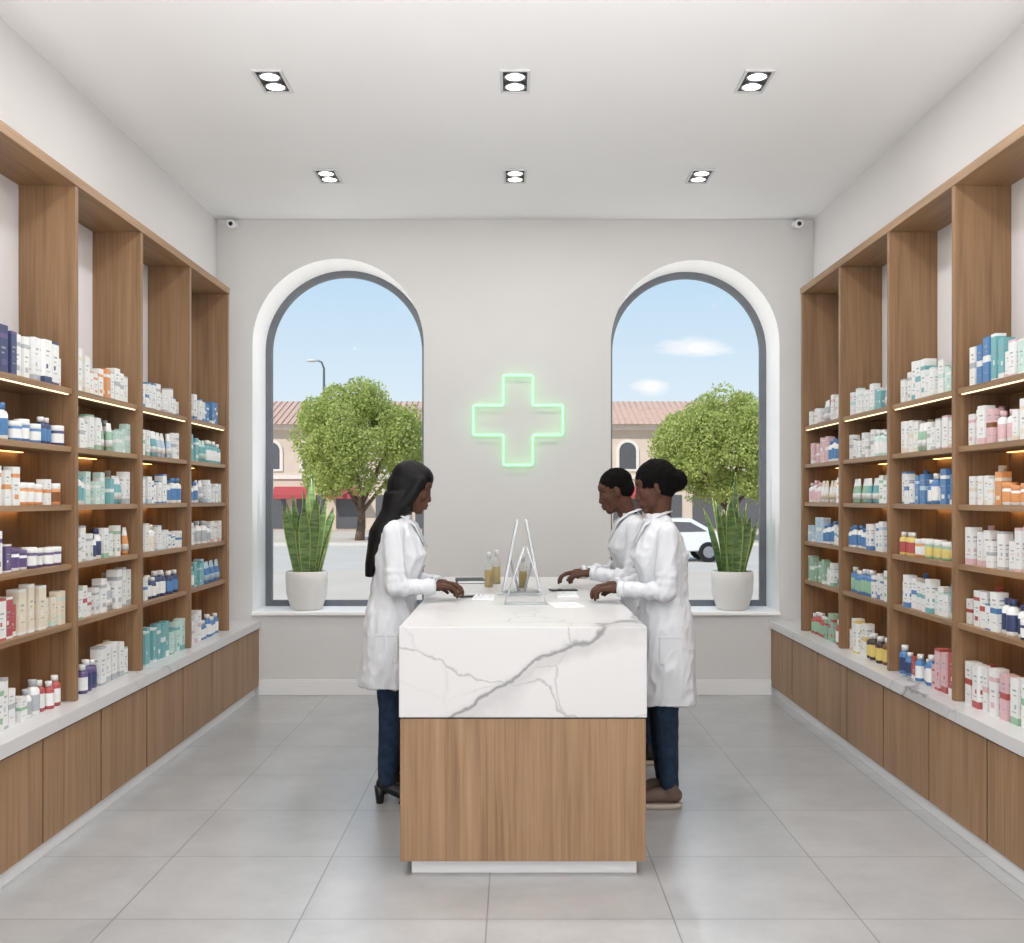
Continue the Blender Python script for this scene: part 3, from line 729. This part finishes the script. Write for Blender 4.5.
    # shoes
    for s in (-1, 1):
        mb = MB()
        if P['shoe'] == 'heel':
            mb.limb([(-.012,s*.085,.15),(-.012,s*.085,.095)], [.04,.038]); mb.limb([(-.03,s*.085,.095),(.06,s*.085,.055),(.12,s*.085,.03),(.165,s*.085,.026)], [.035,.035,.03,.02])
            up = link('shoe', fuse(mb, .006, 2), [BLACK], t, label='black heeled ankle boot')
            mb = MB(); mb.tube([(-.045,s*.085,.0),(-.045,s*.085,.085)], [.018,.028], 14); mb.build('heel', BLACK, up)
            mb = MB(); mb.box(.05, .18, s*.085-.03, s*.085+.03, 0, .012); mb.build('sole', BLACK, up, .003)
        else:
            sm = mat('taupe_leather', (98, 80, 70), .6) if P['shoe'] == 'taupe' else mat('black_leather', (24, 22, 22), .4)
            mb.limb([(-.012,s*.085,.13),(-.012,s*.085,.08)], [.041,.042]); mb.limb([(-.035,s*.085,.062),(.05,s*.085,.062),(.11,s*.085,.05),(.15,s*.085,.044)], [.036,.036,.03,.022])
            up = link('shoe', fuse(mb, .006, 2), [sm], t, label='brown trainer with pale sole' if P['shoe'] == 'taupe' else 'black shoe')
            mb = MB(); mb.loft([(.052,s*.085,0,.118,.040),(.052,s*.085,.026,.124,.043)], 28); mb.build('sole', mat('shoe_sole', (176, 164, 152), .7), up)
    # hair
    mb = MB()
    if P['hair'] == 'long':
        E2 = lambda c, r: mb.ell(c, r, HM, su=24, sv=16)
        E2((-.026,0,.038), (.104,.085,.094)); E2((-.045,0,-.01), (.087,.087,.1)); E2((.005,0,.06), (.077,.072,.065)); E2((-.045,0,-.07), (.072,.086,.09))
        for s in (-1, 1):
            a = [HM @ Vector((.024,s*.062,.045)), HM @ Vector((.012,s*.070,-.03)), HM @ Vector((-.004,s*.073,-.09)), HM @ Vector((-.04,s*.07,-.15))]
            mb.limb(a, [.03,.032,.034,.036])
        b0 = HM @ Vector((-.045,0,-.04))
        rs = [(b0.x,0,b0.z,.09,.09), (b0.x-.022,0,b0.z-.09,.082,.1), (cx-.082,0,1.34,.07,.12), (cx-.105,0,1.25,.056,.12), (cx-.125,0,1.18,.046,.115), (cx-.14,0,1.11,.032,.10)]
        mb.loft(rs, 28)
        me = fuse(mb, .006, 14, lambda p: .001*noise.noise(Vector((p.x*70, p.y*70, p.z*3))))
        link('hair', me, [HAIR], t, label='long straight black hair')
    else:
        short = P['hair'] == 'crop'
        g = .0 if short else .006
        mb.ell((-.025,0,.042), (.098+g,.079+g,.085+g*1.5), HM, su=24, sv=16); mb.ell((-.045,0,.0), (.074+g,.073+g,.07+g), HM, su=24, sv=16)
        if not short:
            mb.ell((-.030,0,-.008), (.056,.085,.052), HM, su=24, sv=16); mb.ell((-.05,0,.03), (.085,.083,.082), HM, su=24, sv=16)
            mb.ell((-.118,0,.0), (.052,.058,.056), HM, su=24, sv=16)
        me = fuse(mb, .0055, 3, lambda p: (.003 if short else .004)*noise.noise(p*60))
        link('hair', me, [CURL], t, label='short cropped black hair' if short else 'black curly hair tied in a round bun')
    return t

person((-.62, 5.25, 0), 0, 'person with long straight black hair in a white lab coat', dict(
    chest=.045, head=.112, headz=1.551, pitch=22, hem=.575, hair='long', shoe='heel', seed=1.3, bust=.138,
    arm={-1: [(.03,-.165,1.335), (.045,-.205,1.07), (.215,-.11,1.066)], 1: [(.03,.165,1.335), (.05,.205,1.08), (.235,.06,1.068)]},
    hand={-1: ((.225,-.105,1.066), (.93,.36,-.04), (0,.1,-1), (0,1,0), .6), 1: ((.245,.055,1.068), (.95,-.3,-.04), (0,-.1,-1), (0,-1,0), .58)}))
person((.74, 5.17, 0), PI, 'person with black curly bun in a white lab coat, nearest on the right', dict(
    chest=.03, head=.057, headz=1.553, pitch=17, hem=.505, hair='bun', shoe='taupe', seed=5.1, hemx=.0, bust=.14,
    arm={1: [(.015,.17,1.33), (.025,.205,1.055), (.235,.11,1.062)], -1: [(.015,-.165,1.33), (.06,-.2,1.07), (.245,-.05,1.066)]},
    hand={1: ((.245,.105,1.062), (.92,-.4,-.04), (0,-.1,-1), (0,-1,0), .62), -1: ((.255,-.045,1.066), (.92,.38,-.04), (0,.1,-1), (0,1,0), .6)}))
person((.74, 6.0, 0), PI, 'person with cropped black hair in a white lab coat, behind the one with a bun', dict(
    chest=.08, head=.172, headz=1.54, pitch=22, hem=.52, hair='crop', shoe='black', seed=9.4, bust=.125, wide=1.06,
    arm={1: [(.07,.18,1.325), (.10,.225,1.06), (.31,.14,1.08)], -1: [(.07,-.18,1.325), (.13,-.21,1.08), (.36,-.07,1.07)]},
    hand={1: ((.32,.135,1.08), (.95,-.25,-.08), (0,-.3,-1), (0,-1,0), .55), -1: ((.37,-.065,1.07), (.95,.2,-.06), (0,.1,-1), (0,1,0), .55)}))

# ------------------------------------------------------------------ outdoors
GZ = -.6
PAVE = mat('sunlit_pavement', (198, 186, 174), .9, var=.06, vscale=.4)
ROAD = mat('pale_asphalt', (196, 188, 180), .9, var=.05, vscale=.6)
m = MB(); m.box(-90, 90, -30, 150, GZ-.3, GZ); struct(m.build('ground', PAVE), 'pale paved ground outside', 'ground')
m = MB(); m.box(-90, 90, 30, 46, GZ, GZ+.012); struct(m.build('road', ROAD), 'pale grey road across the view', 'road')
m = MB(); m.box(-90, 90, 46, 46.3, GZ, GZ+.14); struct(m.build('kerb', mat('kerb', (210, 205, 198), .8)), 'pale kerb along the road', 'kerb')
BW_ = mat('beige_stucco', (214, 196, 180), .85, var=.05, vscale=.7); BT = mat('cream_stone_trim', (230, 222, 212), .8)
TILE = mat('terracotta_roof_tiles', (200, 168, 152), .85, var=.08, vscale=2.5); DW = mat('dark_window_glass', (96, 96, 100), .2); AWN = mat('red_awning_fabric', (176, 74, 80), .7)
t = thing('building', 'long beige building with terracotta tiled roof and arched windows across the road', 'building', (0, 69, GZ))
m = MB(); m.box(-32, 32, 0, 10, 0, 6.9); m.build('wall', BW_, t)
m = MB(); m.box(-32.2, 32.2, -.3, 0, 6.55, 6.95); m.build('cornice', BT, t)
m = MB(); m.box(-32.1, 32.1, -.12, 0, 3.35, 3.6); m.build('string_course', BT, t)
m = MB(); m.face([(-32.8,-.8,6.9),(32.8,-.8,6.9),(31,5,8.9),(-31,5,8.9)]); m.face([(-32.8,10.8,6.9),(-31,5,8.9),(31,5,8.9),(32.8,10.8,6.9)]); m.face([(-32.8,-.8,6.9),(-31,5,8.9),(-32.8,10.8,6.9)]); m.face([(32.8,-.8,6.9),(32.8,10.8,6.9),(31,5,8.9)])
for k in range(160):
    x = -32+k*.4; m.tube([(x,-.85,6.93),(x,4.95,8.91)], .03, 6)
m.build('roof', TILE, t)
xs = [x for x in [-29+2.6*k for k in range(23)] if 5 < abs(x) < 17.5]
for x in xs:
    m = MB(); n = 10
    pts = [(x-.55, 4.0)]+[(x-.55*math.cos(PI*i/n), 5.2+.55*math.sin(PI*i/n)) for i in range(n+1)]+[(x+.55, 4.0)]
    pto = [(x-.75, 3.85)]+[(x-.75*math.cos(PI*i/n), 5.2+.75*math.sin(PI*i/n)) for i in range(n+1)]+[(x+.75, 3.85)]
    for i in range(len(pts)):
        j = (i+1) % len(pts); m.face([(pto[i][0],-.08,pto[i][1]),(pto[j][0],-.08,pto[j][1]),(pts[j][0],-.08,pts[j][1]),(pts[i][0],-.08,pts[i][1])])
        m.face([(pto[i][0],-.08,pto[i][1]),(pto[j][0],-.08,pto[j][1]),(pto[j][0],0,pto[j][1]),(pto[i][0],0,pto[i][1])])
    f = m.build('arched_window', BT, t)
    m = MB(); m.face([(a, -.04, b) for a, b in pts]); m.build('pane', DW, f)
    m = MB(); m.box(x-.95, x+.95, -.06, 0, .1, 2.3); m.build('shop_window', DW, t)
for x in (-14.6, -11.2, 7.2):
    m = MB(); m.face([(x-1.2,-.02,2.85),(x+1.2,-.02,2.85),(x+1.2,-1.1,2.3),(x-1.2,-1.1,2.3)]); m.face([(x-1.2,-1.1,2.3),(x+1.2,-1.1,2.3),(x+1.2,-1.1,2.05),(x-1.2,-1.1,2.05)])
    m.build('awning', AWN, t)
# trees
BARK = mat('tree_bark', (112, 92, 78), .9, var=.2, vscale=5)
def fol(name, a, b):
    m = bpy.data.materials.new(name); m.use_nodes = True; nt = m.node_tree; bs = nt.nodes['Principled BSDF']; out = nt.nodes['Material Output']
    g = nt.nodes.new('ShaderNodeNewGeometry'); r = nt.nodes.new('ShaderNodeValToRGB'); r.color_ramp.elements[0].color = lin(a); r.color_ramp.elements[1].color = lin(b)
    nt.links.new(g.outputs['Random Per Island'], r.inputs[0]); nt.links.new(r.outputs[0], bs.inputs['Base Color']); bs.inputs['Roughness'].default_value = .8
    bs.inputs['Specular IOR Level'].default_value = .2
    tr = nt.nodes.new('ShaderNodeBsdfTranslucent'); nt.links.new(r.outputs[0], tr.inputs[0])
    mx = nt.nodes.new('ShaderNodeMixShader'); mx.inputs[0].default_value = .45; nt.links.new(bs.outputs[0], mx.inputs[1]); nt.links.new(tr.outputs[0], mx.inputs[2]); nt.links.new(mx.outputs[0], out.inputs[0])
    return m
FOL = fol('sunlit_leaves', (160, 176, 98), (206, 212, 136))
def tree(x, y, rx, h, seed, label, nl=46000):
    rr = random.Random(seed)
    t = thing('tree', label, 'tree', (x, y, GZ), 0, 'street trees')
    m = MB(); m.limb([(0,0,-.05),(.1,0,1.0),(.05,0,1.9)], [.26,.19,.16])
    for k in range(7):
        a = k*2.4; m.limb([(.05,0,1.3+.12*k),(math.cos(a)*rx*.3,math.sin(a)*rx*.3,2.6+.15*k),(math.cos(a)*rx*.6,math.sin(a)*rx*.6,3.8+.3*k)], [.11,.075,.03], 8)
    m.build('trunk', BARK, t)
    cl = []
    zc = h*.6; rz_ = h*.4
    for k in range(90):
        while True:
            v = Vector((rr.uniform(-1,1), rr.uniform(-1,1), rr.uniform(-.75,1)))
            if v.length < 1: break
        v = v.normalized()*(v.length**.45)
        cl.append((Vector((v.x*rx*.82, v.y*rx*.82, zc+v.z*rz_*.82)), rr.uniform(.16, .25)*rx))
    vs, fs = [], []
    for i in range(nl):
        c, r = cl[i % len(cl)]
        v = Vector((rr.gauss(0,1), rr.gauss(0,1), rr.gauss(0,1))).normalized()*r*rr.uniform(.6, 1.08)
        p = c+v; s = rr.uniform(.045, .075)
        u = Vector((rr.gauss(0,1), rr.gauss(0,1), rr.gauss(0,1))).normalized(); w = u.cross(Vector((rr.gauss(0,1), rr.gauss(0,1), rr.gauss(0,1)))).normalized()
        b = len(vs); vs += [p-u*s*1.5, p+w*s*.8, p+u*s*1.5, p-w*s*.8]; fs.append((b, b+1, b+2, b+3))
    me = bpy.data.meshes.new('foliage'); me.from_pydata(vs, [], fs); link('foliage', me, [FOL], t)
tree(-7.7, 52, 3.55, 8.1, 4, 'round leafy tree outside the left window')
tree(10.5, 52, 3.75, 7.5, 9, 'larger leafy tree outside the right window')
tree(15.4, 58, 2.6, 5.6, 12, 'smaller tree farther right outside the right window', 14000)
t = thing('street_lamp', 'tall grey street lamp with curved arm outside the left window', 'street lamp', (-12.1, 66.5, GZ))
m = MB(); m.tube([(0,0,0),(0,0,6),(0,0,10.3),(-.15,0,10.7),(-.5,0,10.85)], [.14,.1,.07,.06,.05], 10); m.build('pole', DGREY, t)
m = MB(); m.ell((-.75,0,10.8), (.42,.16,.1)); m.build('lamp_head', FRM, t)
def car(x, y, rz, col, label):
    t = thing('car', label, 'car', (x, y, GZ+.012), rz)
    prof = [(-2.1,.35),(-2.12,.75),(-1.95,.88),(-1.2,.95),(-.55,1.4),(.75,1.42),(1.5,1.0),(2.05,.92),(2.12,.6),(2.1,.35)]
    m = MB()
    rs = [[Vector((px, y_, pz if abs(y_) < .8 else (pz-.05 if pz > 1 else pz))) for px, pz in prof] for y_ in (-.85, -.75, .75, .85)]
    m.rings(rs, 0, True, False); m.build('body', col, t, .05)
    for q in ([(-1.0,-.862,.98),(-.5,-.862,1.3),(.05,-.862,1.32),(.05,-.862,.98)], [(.12,-.862,.98),(.12,-.862,1.32),(.7,-.862,1.3),(1.25,-.862,1.0)]):
        m = MB(); m.face(q); m.build('side_window', DW, t)
    for px in (-1.3, 1.3):
        for py in (-.8, .8):
            m = MB(); m.tube([(px,py-.1,.33),(px,py+.1,.33)], .33, 20); w = m.build('wheel', BLACK, t); m = MB(); m.tube([(px,py-.105,.33),(px,py+.105,.33)], .19, 14); m.build('hubcap', STEEL, w)
CARW = mat('white_car_paint', (228, 230, 232), .25)
car(5.0, 35, 0, CARW, 'white car on the road outside the right window')

# ------------------------------------------------------------------ sky and sun
w = bpy.data.worlds.new('World'); S.world = w; w.use_nodes = True; nt = w.node_tree; bg = nt.nodes['Background']
N = nt.nodes.new; L = nt.links.new
tc = N('ShaderNodeTexCoord'); sp = N('ShaderNodeSeparateXYZ'); L(tc.outputs['Generated'], sp.inputs[0])
r = N('ShaderNodeValToRGB'); e = r.color_ramp.elements
e[0].position = 0; e[0].color = lin((214, 224, 230)); e[1].position = .5; e[1].color = lin((160, 186, 212))
k = e.new(.09); k.color = lin((200, 215, 226)); k = e.new(.22); k.color = lin((172, 200, 222))
L(sp.outputs['Z'], r.inputs[0])
mp = N('ShaderNodeMapping'); mp.inputs['Scale'].default_value = (7, 7, 22); L(tc.outputs['Generated'], mp.inputs[0])
n = N('ShaderNodeTexNoise'); n.inputs['Scale'].default_value = 1.2; n.inputs['Detail'].default_value = 8; n.inputs['Roughness'].default_value = .6; L(mp.outputs[0], n.inputs['Vector'])
def blob(cx_, cz_, rx_, rz_):
    s = N('ShaderNodeVectorMath'); s.operation = 'SUBTRACT'; s.inputs[1].default_value = (cx_, 0, cz_); L(tc.outputs['Generated'], s.inputs[0])
    v = N('ShaderNodeVectorMath'); v.operation = 'MULTIPLY'; v.inputs[1].default_value = (1/rx_, 0, 1/rz_); L(s.outputs[0], v.inputs[0])
    l_ = N('ShaderNodeVectorMath'); l_.operation = 'LENGTH'; L(v.outputs[0], l_.inputs[0])
    q = N('ShaderNodeMapRange'); q.inputs['From Min'].default_value = .1; q.inputs['From Max'].default_value = 1; q.inputs['To Min'].default_value = .36; q.inputs['To Max'].default_value = 0; L(l_.outputs['Value'], q.inputs['Value']); return q.outputs[0]
a_ = N('ShaderNodeMath'); a_.operation = 'MAXIMUM'; L(blob(.171, .139, .055, .014), a_.inputs[0]); L(blob(.128, .105, .022, .012), a_.inputs[1])
s_ = N('ShaderNodeMath'); s_.operation = 'ADD'; L(a_.outputs[0], s_.inputs[0]); L(n.outputs['Fac'], s_.inputs[1])
cm = N('ShaderNodeMapRange'); cm.inputs['From Min'].default_value = .64; cm.inputs['From Max'].default_value = .86; cm.inputs['To Max'].default_value = .9; L(s_.outputs[0], cm.inputs['Value'])
mx = N('ShaderNodeMix'); mx.data_type = 'RGBA'; mx.inputs[7].default_value = lin((232, 232, 232)); L(cm.outputs[0], mx.inputs[0]); L(r.outputs[0], mx.inputs[6])
L(mx.outputs[2], bg.inputs[0]); bg.inputs[1].default_value = 1.25
sl = bpy.data.lights.new('sun', 'SUN'); sl.energy = 3.4; sl.angle = .01; sl.color = (1, .96, .9)
so = bpy.data.objects.new('sun', sl); C.objects.link(so); so.rotation_euler = (math.radians(48), 0, math.radians(-38))
